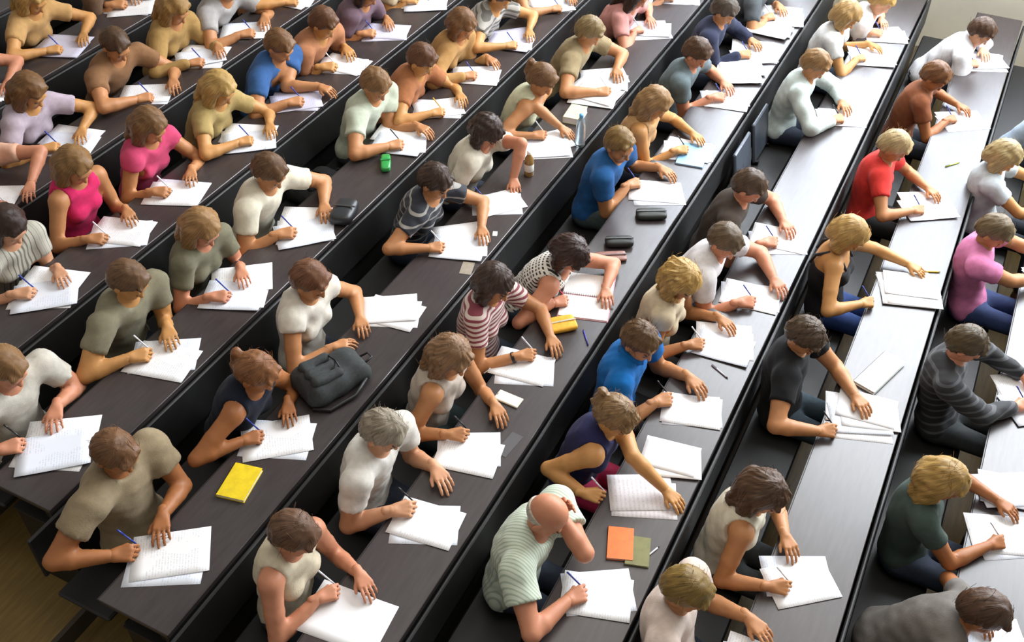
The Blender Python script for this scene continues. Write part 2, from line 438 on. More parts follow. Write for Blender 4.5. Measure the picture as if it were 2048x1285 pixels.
def person(spec):
    k = spec['row']; lod = spec.get('lod', 2); lv = LODS[lod]
    seed = spec['seed']; rnd = random.Random(seed)
    sc = spec.get('sc', 1.0); fem = spec.get('fem', True); wd = spec.get('wide', 1.0)*(0.95 if fem else 1.06)
    zf = row_z(k); xd = row_x(k)
    def loc(px, py, z): return at(px, py, zf+z)
    paper = spec['paper']; pp = loc(*paper, DESK_H) if not isinstance(paper, float) else np.array([xd+.0, paper, zf+DESK_H])
    pitch = math.radians(spec.get('hp', 42)); yaw = math.radians(spec.get('hy', rnd.uniform(-10, 10))); roll = math.radians(spec.get('hr', 0))
    LT = 0.50*sc
    hipx = xd-spec.get('hipb', 0.47); hipz = 0.545
    # head frame
    f = np.array([math.cos(yaw)*math.cos(pitch), math.sin(yaw)*math.cos(pitch), -math.sin(pitch)])
    l = np.array([-math.sin(yaw), math.cos(yaw), 0]); u = np.cross(f, l)
    l, u = l*math.cos(roll)+u*math.sin(roll), u*math.cos(roll)-l*math.sin(roll)
    hoff = np.array([.055*math.cos(yaw), .055*math.sin(yaw), .115])          # neck base -> head centre
    if 'head' in spec:
        z = 1.12
        for it in range(12):
            hd = loc(*spec['head'], z); nb = hd-np.array([0, 0, zf])-hoff
            hy_ = nb[1]+spec.get('hipdy', 0)
            dx, dy = nb[0]-hipx, nb[1]-hy_
            r2 = min(dx*dx+dy*dy, (.86*LT)**2)
            z = .6*z+.4*(hipz+math.sqrt(LT*LT-r2)+hoff[2])
        if dx > .86*LT: hipx = nb[0]-.86*LT
        if dx < -.05: hipx = nb[0]+.05
        nb[2] = z-hoff[2]
    else:
        ln = spec.get('lean', .27+rnd.uniform(-.05, .05)); hy_ = pp[1]+spec.get('hdy', rnd.uniform(-.05, .05))
        nb = np.array([hipx+ln, hy_+rnd.uniform(-.04, .04), hipz+math.sqrt(LT*LT-ln*ln)])
    base = np.array([hipx, hy_, 0.0])
    T = lambda p: np.asarray(p, float)-base                                  # to local coordinates
    H0 = T((hipx, hy_, hipz)); NB = T(nb); HC = NB+hoff
    ax = unit(NB-H0)
    fw0 = unit(np.cross([0, 1, 0], ax)); ctrl = (H0+NB)/2-fw0*.05
    def spine(t): return (1-t)**2*H0+2*t*(1-t)*ctrl+t*t*NB
    def frame(t):
        z_ = unit(2*(1-t)*(ctrl-H0)+2*t*(NB-ctrl)); tw = spec.get('twist', 0)*t
        y_ = np.array([-math.sin(tw), math.cos(tw), 0]); y_ = unit(y_-np.dot(y_, z_)*z_); x_ = np.cross(y_, z_)
        return np.stack([x_, y_, z_], 1)
    R0, R1, R2, R3 = frame(.05), frame(.35), frame(.7), frame(.92)
    shw = (.168 if fem else .192)*wd*sc
    S = {sd: spine(.90)+R3[:, 1]*sd*shw+R3[:, 0]*.035-R3[:, 2]*.005 for sd in (1, -1)}
    # hands on the desk
    top = DESK_H+.012
    hands = {}
    for sd, key, off in ((-1, 'rh', (-.045, -.085)), (1, 'lh', (-.02, .13))):
        if key in spec and len(spec[key]) == 2: h = loc(spec[key][0], spec[key][1], top+.02)-np.array([0, 0, zf])
        else: h = pp-np.array([0, 0, zf])+np.array([off[0]+rnd.uniform(-.03, .03), off[1]+rnd.uniform(-.03, .03), 0]); h[2] = top+.02
        h = T(h); raised = False
        if spec.get('prop') == sd:
            raised = True; dirn = unit(u*.9-l*sd*.1+np.array([-.05, 0, .3])); h = HC+l*sd*.100+f*.060+u*.02
        if not raised: dirn = unit(np.array([.75, -sd*.62, 0]))
        wr = h-dirn*.075+np.array([0, 0, .014 if not raised else 0])
        pole = np.array([-.30, sd*.9, -.40])*(1-spec['tight'][sd])+np.array([-.45, sd*.30, -.75])*spec['tight'][sd] if not raised else np.array([.55, sd*.25, -1.0])
        la, lb = .285*sc, .245*sc
        for tr in range(8):
            el, w2 = ik(S[sd], wr, la, lb, pole)
            over = el[0] > T((xd-D2, 0, 0))[0]-.03
            if not over or el[2] > DESK_H+.05: break
            pole = pole+np.array([-.12, 0, .16])
        hd_ = unit(w2-el)
        if not raised:
            dirn = unit(hd_*.6+dirn*.6)
            dirn[2] = min(dirn[2], -.02); dirn = unit(dirn*np.array([1, 1, .5]))
        hands[sd] = (el, w2, dirn, raised)
    root = empty('person', tuple(base+np.array([0, 0, zf])))
    tag(root, spec['label'], 'person', 'people writing at the lecture desks')
    skin = mat('skin_'+spec.get('skin', 'tan'), SKINS[spec.get('skin', 'tan')], .5, .07, 14, spec=.35)
    # ---- body
    allp = np.stack([H0, NB, HC, S[1], S[-1], hands[1][0], hands[-1][0], hands[1][1], hands[-1][1]])
    g = Grid(allp.min(0)-.19, allp.max(0)+.19, lv['body'])
    def torso(g, inf=0.0, arms=True, k=.05):
        g.ell(spine(.02), R0, (.115*sc, .165*wd*sc, .125*sc), k, inf)
        g.ell(spine(.34), R1, (.100*sc, .134*wd*sc, .140*sc), k, inf)
        g.ell(spine(.66), R2, (.112*sc, .152*wd*sc, .155*sc), k, inf)
        g.ell(spine(.84)+R3[:, 0]*.0, R3, (.085*sc, .140*wd*sc, .085*sc), k, inf)
        if fem:
            for sd in (1, -1): g.ell(spine(.62)+R2[:, 0]*.085*sc+R2[:, 1]*sd*.065*sc, R2, (.052, .058, .056), .03, inf)
        for sd in (1, -1): g.cone(spine(.90)-R3[:, 0]*.004, S[sd], .046*sc, .056*sc*wd, .04, inf)
    torso(g)
    g.cone(NB-ax*.05+fw0*.012, HC+(NB-HC)*.30, .050*sc*wd, .049*sc, .03)
    ar = 1.0 if fem else 1.14
    for sd in (1, -1):
        el, wr, dr, ra = hands[sd]
        g.cone(S[sd], S[sd]*.45+el*.55, .054*ar*sc, .046*ar*sc, .03); g.cone(S[sd]*.45+el*.55, el, .046*ar*sc, .040*ar*sc, .012)
        m_ = el*.7+wr*.3; g.cone(el, m_, .040*ar*sc, .042*ar*sc, .012); g.cone(m_, wr, .042*ar*sc, .0265*ar, .008)
    P, Q = g.mesh(); VS = [P]; QS = [Q]; nv = len(P)
    # ---- head with a face
    Rh = np.stack([f, l, u], 1); hp = lambda a, b, c: HC+f*a*sc+l*b*sc+u*c*sc
    g = Grid(HC-.165*sc, HC+.165*sc, lv['head'])
    g.ell(hp(-.012, 0, .018), Rh, np.array((.097, .077, .090))*sc, .02)
    g.ell(hp(.028, 0, -.050), Rh, np.array((.066, .060, .074))*sc, .03)
    g.ell(hp(.058, 0, -.100), Rh, np.array((.028, .028, .022))*sc, .03)
    g.cone(hp(.082, .036, .012), hp(.082, -.036, .012), .012, .012, .02)
    g.cone(hp(.088, 0, -.006), hp(.107, 0, -.042), .008, .0125, .012)
    for sd in (1, -1):
        g.ell(hp(-.006, sd*.077, -.028), Rh, np.array((.019, .010, .031))*sc, .006)
        g.ell(hp(.062, sd*.036, -.042), Rh, np.array((.026, .022, .024))*sc, .02)
        g.cut_ell(hp(.098, sd*.032, -.013), Rh, np.array((.012, .015, .008))*sc)
        g.ell(hp(.082, sd*.032, -.013), Rh, np.array((.0095, .0125, .0085))*sc, .003)
    g.ell(hp(.086, 0, -.074), Rh, np.array((.010, .024, .010))*sc, .008)
    g.cone(HC+(NB-HC)*.30-f*.012, HC+(NB-HC)*.80, .050*sc, .049*sc, .02)
    P, Q = g.mesh(); VS.append(P); QS.append(Q+nv)
    loc_h = (P-HC)@Rh/sc
    lipm = ((loc_h[:, 0] > .070) & (np.abs(loc_h[:, 1]) < .024) & (np.abs(loc_h[:, 2]+.076) < .0085))
    eyem = (loc_h[:, 0] > .075) & (np.abs(np.abs(loc_h[:, 1])-.032) < .011) & (np.abs(loc_h[:, 2]+.013) < .0046)
    brow = (loc_h[:, 0] > .070) & (np.abs(np.abs(loc_h[:, 1])-.033) < .017) & (np.abs(loc_h[:, 2]-.0165) < .0042) & (lod == 0)
    vm = np.zeros(nv+len(P), dtype=np.int32); vm[nv:][lipm] = 1; vm[nv:][eyem | brow] = 2
    nv += len(P)
    # ---- hands
    tips = {}
    for sd in (1, -1):
        el, wr, dr, ra = hands[sd]
        mode = 'rest'
        if sd == -1 and spec.get('pen', 'blue'): mode = 'write'
        nrm = np.array([0, -sd*.0, 1.0]) if not ra else l*sd
        if mode == 'write': nrm = unit(np.array([0, sd*.55, .85]))
        P, Q, tip = hand_mesh(wr, dr, nrm, -sd, mode, lv['hand'], .93 if fem else 1.03)
        VS.append(P); QS.append(Q+nv); vm = np.concatenate([vm, np.zeros(len(P), dtype=np.int32)]); nv += len(P)
        tips[sd] = (tip, mode)
    Va, Qa = np.concatenate(VS), np.concatenate(QS)
    me = mesh_np('body', Va, Qa); ob = link('body', me, [skin, M_LIP, M_EYE], root)
    fm = vm[Qa]; fmi = np.where((fm == 2).sum(1) >= 2, 2, np.where((fm == 1).sum(1) >= 2, 1, 0)).astype(np.int32)
    me.polygons.foreach_set('material_index', fmi)
    # ---- top
    tp = spec['top']; slv = tp.get('sleeve', 'short'); inf = tp.get('loose', .011)
    g = Grid(allp.min(0)-.2, allp.max(0)+.2, lv['cloth'])
    torso(g, inf, k=.06)
    if slv != 'none':
        for sd in (1, -1):
            el, wr, dr, ra = hands[sd]; q = {'short': .52, 'cap': .25, 'long': 1.0}[slv]
            e2 = S[sd]+(el-S[sd])*q
            g.cone(S[sd], e2, .058*ar*sc+inf, (.053 if q < 1 else .047)*ar*sc+inf, .03)
            if slv == 'long':
                w3 = el+(wr-el)*.88; g.cone(el, w3, .046*ar*sc+inf, .034*ar+inf*.7, .012)
    if tp.get('wob', True): g.wobble(.0038, 42, seed); g.wobble(.0016, 95, seed+1)
    if slv != 'none':
        for sd in (1, -1):
            el = hands[sd][0]; q = {'short': .52, 'cap': .25, 'long': 9}[slv]
            if q < 2:   # open cuff: trim the sleeve's round end
                e2 = S[sd]+(el-S[sd])*q; dd = unit(el-S[sd])
                X, Y, Z = g.ax[0][:, None, None]-e2[0], g.ax[1][None, :, None]-e2[1], g.ax[2][None, None, :]-e2[2]
                al = X*dd[0]+Y*dd[1]+Z*dd[2]; rr = np.sqrt(np.maximum(X*X+Y*Y+Z*Z-al*al, 0))
                g.D = np.where((rr < .10) & (al > -.02), np.maximum(g.D, al), g.D).astype(np.float32)
    nk = tp.get('neck', .070)
    g.cut_ell(NB+R3[:, 2]*.026+R3[:, 0]*tp.get('nf', .05), R3, (nk*1.15, nk, nk*tp.get('nd', .8)))
    if slv == 'none':
        for sd in (1, -1):
            g.cut_ell(S[sd]+R3[:, 1]*sd*tp.get('arm_in', .035), R3, (.095, .082, .125))
    if tp.get('strapless'):
        g.cut_plane(spine(.74), R2[:, 2])
    g.cut_plane(spine(-.02)-R0[:, 2]*.09, -R0[:, 2])
    P, Q = g.mesh()
    if 'stripe' in tp:
        ca, cb, per, du, vert = tp['stripe']
        m = stripe_mat('fabric_'+spec['c'], ca, cb, tuple(R2[:, 1] if vert in (1, 2) else unit(ax+fw0*-.2)), per, du,
                       axis2=tuple(R2[:, 1]) if vert in (2, 3) else None)
    else:
        m = mat('fabric_'+spec['c'], tp['color'], .88, .10, 25, .25, 160, sheen=.04, spec=.25)
    so = link(tp.get('name', 'shirt'), mesh_np('shirt', P, Q), m, root)
    if 'strap' in tp:    # thin shoulder straps
        sm = mat('strap_'+spec['c'], tp['strap'], .7)
        for sd in (1, -1):
            mb = MB(); pts = []
            for a_, b_ in ((.72, -.118), (.86, -.098), (.97, -.03), (.95, .05), (.80, .112)):
                pts.append(tuple(spine(a_)+R3[:, 1]*sd*.085*sc+R3[:, 0]*b_*sc+R3[:, 2]*.0))
            mb.tube(pts, .010, 6).build('strap', sm, root, True)
    if tp.get('collar'):
        cm = mat('fabric_'+spec['c'], tp.get('color', '#888888'))
        mb = MB(); n = 16; rr = .066*sc
        for i in range(n-3):
            a0, a1 = (math.pi*(.15+1.7*i/(n-3))), (math.pi*(.15+1.7*(i+1)/(n-3)))
            vs = []
            for a_ in (a0, a1):
                for r_, h_ in ((rr, .052), (rr+.022, .008), (rr+.026, .010), (rr+.004, .056)):
                    vs.append(NB+R3[:, 0]*(math.cos(a_)*r_+.012)+R3[:, 1]*math.sin(a_)*r_+R3[:, 2]*(h_-.012))
            mb.face_set(vs, [(0, 1, 5, 4), (1, 2, 6, 5), (2, 3, 7, 6), (3, 0, 4, 7)])
        mb.build('collar', cm, so, True)
    # ---- trousers and shoes
    tc = spec.get('legs', rnd.choice(['#1e2530', '#232c3c', '#2b3444', '#1b1b1d', '#353a3c']))
    g = Grid((-.2, -.34, -.02), (.66, .34, .76), lv['leg'])
    g.ell(H0-np.array([0, 0, .01]), I3, (.128*sc, .172*wd*sc, .118*sc), .04)
    fx = min(.50, xd+D2-.14-hipx)
    for sd in (1, -1):
        kn = np.array([.40*sc, sd*.10, .51]); an = np.array([fx-.06, sd*.10, .10])
        g.cone(H0+np.array([.02, sd*.085, -.01]), kn, .082*sc, .064*sc, .04); g.cone(kn, an, .060*sc, .048, .03)
    g.cut_plane((0, 0, .085), (0, 0, -1))
    P, Q = g.mesh()
    tm = mat('denim_'+tc.strip('#'), tc, .85, .15, 40, .2, 300)
    link('trousers', mesh_np('trousers', P, Q), tm, root)
    sm = mat('shoe_'+str(seed % 4), ['#2a2420', '#e0ddd8', '#3a3f48', '#6b4a33'][seed % 4], .6)
    for sd in (1, -1):
        g = Grid((fx-.16, sd*.10-.07, -.02), (fx+.17, sd*.10+.07, .16), .021)
        g.cone((fx-.07, sd*.10, .042), (fx+.08, sd*.105, .036), .040, .035, .02); g.cone((fx-.06, sd*.10, .045), (fx-.06, sd*.10, .10), .040, .046, .03)
        g.cut_plane((0, 0, .002), (0, 0, -1))
        P, Q = g.mesh(); link('shoe', mesh_np('shoe', P, Q), sm, root)
    # ---- hair, modelled in the head's own frame
    hs = spec.get('hair', 'short'); hc = spec.get('hairc', '#3a2a1e')
    dn = Rh.T@np.array([0, 0, -1.0])                                          # gravity in head frame
    sx = Rh.T@(-ax)                                                           # down along the spine
    bk = Rh.T@(-fw0)                                                          # towards the back
    g = Grid((-.30, -.24, -.46), (.20, .24, .20), lv['hair'])
    A = np.array
    def face_cut(p0=(.078, 0, .058), n=(.80, 0, -.60)): g.cut_plane(A(p0), A(n))
    big = 1.0
    if hs == 'bald':
        g.ell((-.014, 0, .004), I3, (.099, .0795, .090), .0); face_cut((.0, 0, -.01), (.85, 0, -.5)); g.cut_plane((0, 0, .006), (-.25, 0, 1))
    else:
        ex = {'curly': .020, 'bob': .012, 'long': .010}.get(hs, .006)
        g.ell((-.013, 0, .022), I3, (.100+ex, .081+ex, .094+ex), .02)
        g.ell((-.045, 0, -.020), I3, (.068+ex, .074+ex, .085+ex), .03)
        face_cut(); 
        if hs in ('short', 'pony', 'bun'): g.cut_plane((-.05, 0, -.085), (.25, 0, -1))
        g.cone((.060, .035, .082), (.078, -.05, .060), .018, .014, .02)       # front quiff / parting
        if hs in ('bob', 'curly', 'long'):
            for sd in (1, -1):
                q0 = A((.005, sd*.078, .02)); q1 = q0+dn*.075+A((-.012, sd*.004, -.045))
                g.cone(q0, q1, .028, .026, .025)
                g.cone(q0+A((-.04, 0, 0)), q1+A((-.04, 0, -.005)), .034, .030, .03)
            g.ell((-.068, 0, -.060), I3, (.046, .078, .080), .03)
        if hs == 'curly':
            r_ = random.Random(seed)
            for i in range(46):
                a_ = r_.uniform(.9, 5.4); e_ = r_.uniform(-1.1, 1.2)
                c_ = A((math.cos(a_)*math.cos(e_)*.118-.01, math.sin(a_)*math.cos(e_)*.105, math.sin(e_)*.118))
                if c_[2] < 0: c_ = c_+dn*.03
                g.cone(c_, c_+A((r_.uniform(-.02, .01), r_.uniform(-.02, .02), -.02)), .019, .014, .006)
        if hs == 'long':
            for sd in (1, -1):
                q0 = A((-.03, sd*.072, -.02)); q1 = q0+dn*.10+A((0, sd*.012, -.05)); q2 = q1+dn*.10
                g.cone(q0, q1, .036, .032, .03); g.cone(q1, q2, .031, .012, .02)
                q3 = q0+A((-.05, -sd*.03, -.03)); q4 = q3+sx*.12+bk*.012; g.cone(q3, q4, .045, .036, .03); g.cone(q4, q4+sx*.13+bk*.004, .036, .014, .02)
        if hs == 'pony':
            q0 = A((-.105, 0, .03)); q1 = q0+A((-.045, 0, -.01)); q2 = q1+(dn+bk*.3)*.10; q3 = q2+dn*.09
            g.cone(q0, q1, .016, .022, .008); g.cone(q1, q2, .024, .026, .012); g.cone(q2, q3, .025, .006, .012)
        if hs == 'bun':
            g.ell((-.118, 0, .045), I3, (.036, .042, .038), .008)
        g.wobble(.0022, 120, seed)
        g.clumps(.0036, 24, seed)
    P, Q = g.mesh()
    if hs != 'bald' and lod < 2: P, Q = add_strands(P, Q, 110 if lod == 0 else 50, seed, dn)
    hm = hair_mat('hair_'+hc.strip('#'), hc)
    ho = link('hair', mesh_np('hair', P*sc, Q), hm, root)
    Mh = Matrix.Identity(4)
    for i in range(3):
        for j in range(3): Mh[i][j] = Rh[i][j]
        Mh[i][3] = HC[i]
    ho.matrix_local = Mh
    # ---- watch
    if spec.get('watch'):
        sd = spec['watch']; el, wr, dr, ra = hands[sd]; ud = unit(wr-el); c_ = wr-ud*.03
        mb = MB(); aa = unit(np.cross(ud, [0, 0, 1])); bb_ = np.cross(aa, ud)
        mb.tube([c_-ud*.009, c_+ud*.009], .0325, 14, False); mb.build('wristwatch', mat('black_strap', '#17181a', .5), root, True)
    # ---- pen in the writing hand
    pc = spec.get('pen', rnd.choice(['blue', 'black', 'white', 'blue']))
    if pc and tips[-1][1] == 'write':
        tip = tips[-1][0]+base+np.array([0, 0, zf])
        pt = np.array([tip[0]+.018, tip[1]+.012, zf+top+.001]); up_ = unit(np.array([-.55, -.18, .80]))
        e = empty('pen', tuple(pt)); cc = {'blue': '#2b3f9a', 'black': '#1c1c1f', 'white': '#d8dbe2', 'red': '#c8202c', 'yellow': '#d8a520'}[pc]
        tag(e, '%s pen held by the person in %s' % (pc, spec['c']), 'pen', 'pens in writing hands')
        mb = MB(); mb.tube([up_*.014, up_*.10], .0042, 8); mb.build('barrel', mat('pen_'+pc, cc, .3), e, True)
        mb = MB(); mb.tube([up_*.0, up_*.014], [.0008, .004], 8); mb.build('tip', M_STEEL, e, True)
        mb = MB(); mb.tube([up_*.10, up_*.138], .0046, 8); mb.build('cap', mat('pen_'+pc, cc, .3), e, True)
    spec['pp'] = pp
    return root

# ------------------------------------------------------------------ who sits where
def P_(row, c, paper, top, **kw):
    kw.update(row=row, c=c, paper=paper, top=top if isinstance(top, dict) else dict(color=top)); PEOPLE.append(kw)
BR, DB, BL, SB, GR, OL, BK = '#4a3322', '#2e1f18', '#a8844a', '#7a5a38', '#8a7f70', '#6e5a2e', '#1d1714'
# row with the yellow pencil case
P_(0, 'black-dotted white tank top', (1182, 592), dict(stripe=('#ddd8ce', '#2e2a28', .024, .42, 3), sleeve='none', nf=.05, neck=.086, nd=1.0, name='tank_top'),
   head=(1142, 508), rh=(1130, 607), lh=(1222, 597), hair='bob', hairc='#33201a', skin='rosy', pen='red', lod=0, hy=-16, hp=58, legs='#2c3a44', act='writing in an open notebook')
P_(0, 'maroon and white striped tee', (1045, 740), dict(stripe=('#c9bab0', '#7a3440', .028, .46, 0), sleeve='short'),
   head=(990, 566), rh=(1062, 712), lh=(1112, 694), hair='bob', hairc='#3b2c24', skin='tan', pen='white', lod=0, hy=-4, hp=34, legs='#26323f', watch=-1, act='writing beside the yellow pencil case')
P_(0, 'taupe sleeveless blouse', (920, 893), dict(color='#b7aa9c', sleeve='none', name='blouse'),
   head=(905, 712), rh=(925, 868), lh=(1000, 832), hair='long', hairc='#7a5c40', skin='tan', lod=0, hy=-10, hp=40, legs='#2a3a3e', act='leaning over a sheet')
P_(0, 'greyish white tee', (850, 1050), dict(color='#d0ccc4', sleeve='short'),
   head=(768, 862), rh=(815, 1020), lh=(880, 960), hair='short', hairc='#8a8070', skin='fair', lod=0, fem=False, hy=5, hp=40, act='writing with head bent')
P_(0, 'cream knitted vest', (705, 1240), dict(color='#c9bda4', sleeve='none', name='vest'),
   head=(590, 1068), hair='short', hairc='#5c4230', skin='rosy', lod=1, rh=(670, 1195), act='bent low over long sheets')
P_(0, 'royal blue tee', (1335, 395), dict(color='#1d5186', sleeve='short'),
   head=(1240, 288), rh=(1275, 372), lh=(1330, 350), hair='short', hairc='#7a5f35', skin='tan', lod=1, fem=False, hy=-25, hp=25, legs='#3c4a48', act='propped on one elbow')
P_(0, 'tan summer dress', (1385, 305), dict(color='#b08a5e', sleeve='none', name='dress'), head=(1312, 205), hair='long', hairc='#8a6a44', skin='gold', lod=1, act='writing beside blue printed papers')
P_(0, 'slate grey tee', (1452, 198), dict(color='#5d6a6e', sleeve='short'), head=(1395, 105), hair='short', hairc=BR, skin='rosy', lod=1, fem=False, act='writing with arms on the desk')
P_(0, 'dark navy jumper', (1510, 112), dict(color='#2c3147', sleeve='long'), head=(1450, 20), hair='short', hairc='#4a4036', skin='tan', lod=1, fem=False, act='reading a sheet')
P_(0, 'charcoal polo shirt', 8.75, dict(color='#4a4f52', sleeve='short', collar=True), hair='short', hairc=BR, skin='tan', fem=False, act='seated near the far wall')
P_(0, 'teal blouse', 9.5, dict(color='#4f7474', sleeve='short'), hair='long', hairc=SB, skin='fair', act='seated nearest the far wall')
# row with the yellow notepad
P_(-1, 'navy tee with white stripes', (928, 492), dict(stripe=('#1f232d', '#8f8c86', .056, .22, 0), sleeve='short', neck=.088),
   head=(872, 362), rh=(880, 497), lh=(972, 472), hair='short', hairc='#3a2a20', skin='tan', pen='white', lod=0, hy=-6, hp=38, legs='#1a2436', act='holding a small eraser')
P_(-1, 'cream cardigan', (1002, 412), dict(color='#cfc9b8', sleeve='short', loose=.016, name='cardigan'),
   head=(975, 262), rh=(960, 400), lh=(1036, 372), hair='bob', hairc='#33231c', skin='rosy', lod=0, hy=-12, hp=48, act='writing with one arm stretched out')
P_(-1, 'pale sage vest', (1098, 300), dict(color='#c2c2a4', sleeve='none', name='vest'),
   head=(1085, 158), rh=(1085, 272), lh=(1130, 268), hair='pony', hairc='#6a4c30', skin='tan', lod=1, act='writing beside a tan bottle')
P_(-1, 'khaki tee', (1240, 172), dict(color='#8d7d5e', sleeve='short'), head=(1180, 62), rh=(1212, 185), hair='short', hairc='#7d6a48', skin='tan', lod=1, fem=False, act='spreading out bright sheets')
P_(-1, 'dusty pink blouse', 7.75, dict(color='#c08a84', sleeve='short'), hair='long', hairc=DB, skin='rosy', lod=1, act='seated behind the slate grey tee')
P_(-1, 'white shirt with blue trim', 8.5, '#d4d8de', hair='short', hairc=BR, skin='fair', fem=False, act='seated toward the far wall')
P_(-1, 'off-white linen blouse', (735, 700), dict(color='#cfc9bc', sleeve='cap', loose=.016, name='blouse'),
   head=(622, 560), rh=(692, 695), lh=(728, 655), hair='short', hairc='#6a4630', skin='tan', lod=1, hp=35, pen=None, act='sitting beside a grey rucksack')
P_(-1, 'dark navy tank top', (555, 880), dict(color='#1a1f2c', sleeve='none', name='tank_top'),
   head=(515, 745), hair='pony', hairc='#7a5030', skin='deep', lod=1, act='curled over a sheet')
P_(-1, 'khaki linen shirt', (300, 1110), dict(color='#8b7c62', sleeve='short', loose=.02),
   head=(232, 905), hair='short', hairc='#6a4a30', skin='deep', lod=1, fem=False, act='at the aisle end of the row')
# row with the green case
P_(-2, 'pale mint tee', (822, 292), dict(color='#b4bba8', sleeve='short'), head=(752, 168), hair='short', hairc=SB, skin='tan', lod=1, fem=False, act='writing beside the green case')
P_(-2, 'rust brown tee', (906, 226), dict(color='#9c6440', sleeve='short'), head=(845, 118), hair='short', hairc='#5a3a24', skin='gold', lod=1, act='holding a yellow pen', pen='yellow')
P_(-2, 'camel cardigan', (975, 155), dict(color='#a8804e', sleeve='long', name='cardigan'), head=(925, 48), hair='bob', hairc='#6b4a2c', skin='tan', lod=1, act='leaning over pale sheets')
P_(-2, 'grey striped tee', (1050, 92), dict(stripe=('#9a968e', '#5a5650', .04, .4, 0), sleeve='short'), head=(1000, -10), hair='short', hairc=BR, skin='gold', act='writing on a lilac sheet')
P_(-2, 'sand blouse', (1135, 20), dict(color='#b89a78', sleeve='short'), hair='long', hairc=BL, skin='tan', act='behind the khaki tee')
P_(-2, 'cream tee', (620, 465), dict(color='#cfc8b4', sleeve='short'), head=(540, 342), hair='short', hairc='#5a4028', skin='tan', lod=1, fem=False, rh=(580, 470), lh=(655, 425), act='writing beside a black bag')
P_(-2, 'moss grey tee', (480, 590), dict(color='#6d6a56', sleeve='short'), head=(405, 455), hair='long', hairc='#8a6840', skin='rosy', act='holding up a sheet')
P_(-2, 'olive grey shirt', (330, 712), dict(color='#7d7862', sleeve='short'), head=(258, 560), hair='short', hairc='#5e442c', skin='gold', fem=False, act='writing with a folder beside')
P_(-2, 'ash white tee', (75, 885), dict(color='#b9b4a8', sleeve='short'), head=(12, 735), hair='short', hairc=SB, skin='rosy', fem=False, act='resting a forearm on sheets')
# rows further back
P_(-3, 'pink top', (362, 386), dict(color='#c04468', sleeve='cap', name='top'), head=(300, 250), hair='long', hairc='#6b4c2c', skin='tan', act='leaning on one elbow')
P_(-3, 'magenta top', (240, 470), dict(color='#c8265c', sleeve='none', name='top'), head=(150, 330), hair='long', hairc='#7a5a34', skin='tan', act='writing with a bare arm')
P_(-3, 'grey print blouse', (92, 590), dict(stripe=('#a8a496', '#6a665a', .03, .45, 2), sleeve='short', name='blouse'), head=(15, 450), hair='bob', hairc=DB, skin='fair', act='with a wide sheet')
P_(-3, 'mustard beige tee', (525, 288), dict(color='#a08a58', sleeve='short'), head=(440, 175), hair='long', hairc='#a5854c', skin='gold', fem=True, act='writing on folded sheets')
P_(-3, 'denim blue tee', (622, 212), dict(color='#34598c', sleeve='short'), head=(560, 90), hair='short', hairc='#6a4a2c', skin='tan', fem=False, act='writing on a lilac sheet')
P_(-3, 'terracotta tee', 5.75, dict(color='#a5704e', sleeve='short'), hair='short', hairc='#5a3a22', skin='gold', fem=False, act='bent over the desk')
P_(-3, 'plum blouse', 6.35, dict(color='#6a5560', sleeve='short'), hair='bob', hairc=DB, skin='tan', act='with two pale sheets')
P_(-3, 'light oat tee', 6.98, dict(color='#bca88a', sleeve='short'), hair='short', hairc=BR, skin='gold', act='behind the camel cardigan')
P_(-3, 'white cotton tee', 2.1, dict(color='#bdb9ae', sleeve='short'), hair='short', hairc=SB, skin='tan', act='beside the grey print blouse')
P_(-4, 'chestnut tee', (322, 200), dict(color='#7d5a3c', sleeve='short'), head=(232, 88), hair='short', hairc='#4a3420', skin='tan', fem=False, act='with a grey sheet')
P_(-4, 'lilac blouse', (152, 298), dict(color='#a89aa4', sleeve='short'), head=(60, 180), hair='long', hairc='#6a4a2a', skin='gold', act='behind the magenta top')
P_(-4, 'peach tee', (42, 420), dict(color='#c49a82', sleeve='short'), head=(-50, 290), hair='short', hairc=BR, skin='rosy', act='behind the grey print blouse')
P_(-4, 'golden brown cardigan', (425, 128), dict(color='#9a7a48', sleeve='long', name='cardigan'), head=(350, 15), hair='long', hairc='#8c6a3a', skin='tan', act='behind the mustard beige tee')
P_(-4, 'dove grey tee', (525, 68), dict(color='#9a9694', sleeve='short'), head=(455, -30), hair='short', hairc=DB, skin='tan', fem=False, act='behind the denim blue tee')
P_(-4, 'copper blouse', (612, 5), dict(color='#a87450', sleeve='short'), hair='bob', hairc=BR, skin='gold', act='behind the terracotta tee')
P_(-4, 'ivory shirt', (690, -50), dict(color='#d0c8b8', sleeve='short'), hair='short', hairc=BR, skin='tan', act='behind the plum blouse')
P_(-5, 'brick red tee', (5, 200), dict(color='#8c3c38', sleeve='short'), hair='short', hairc=DB, skin='rosy', act='behind the lilac blouse')
P_(-5, 'honey tan tee', (145, 105), dict(color='#b08a58', sleeve='short'), hair='long', hairc=BL, skin='gold', act='with a mauve grey sheet')
P_(-5, 'walnut shirt', (262, 15), dict(color='#6e5440', sleeve='short'), hair='short', hairc=BK, skin='tan', fem=False, act='behind the golden brown cardigan')
P_(-5, 'fawn blouse', (380, -50), dict(color='#b39a78', sleeve='short'), hair='bob', hairc=BR, skin='gold', act='behind the dove grey tee')
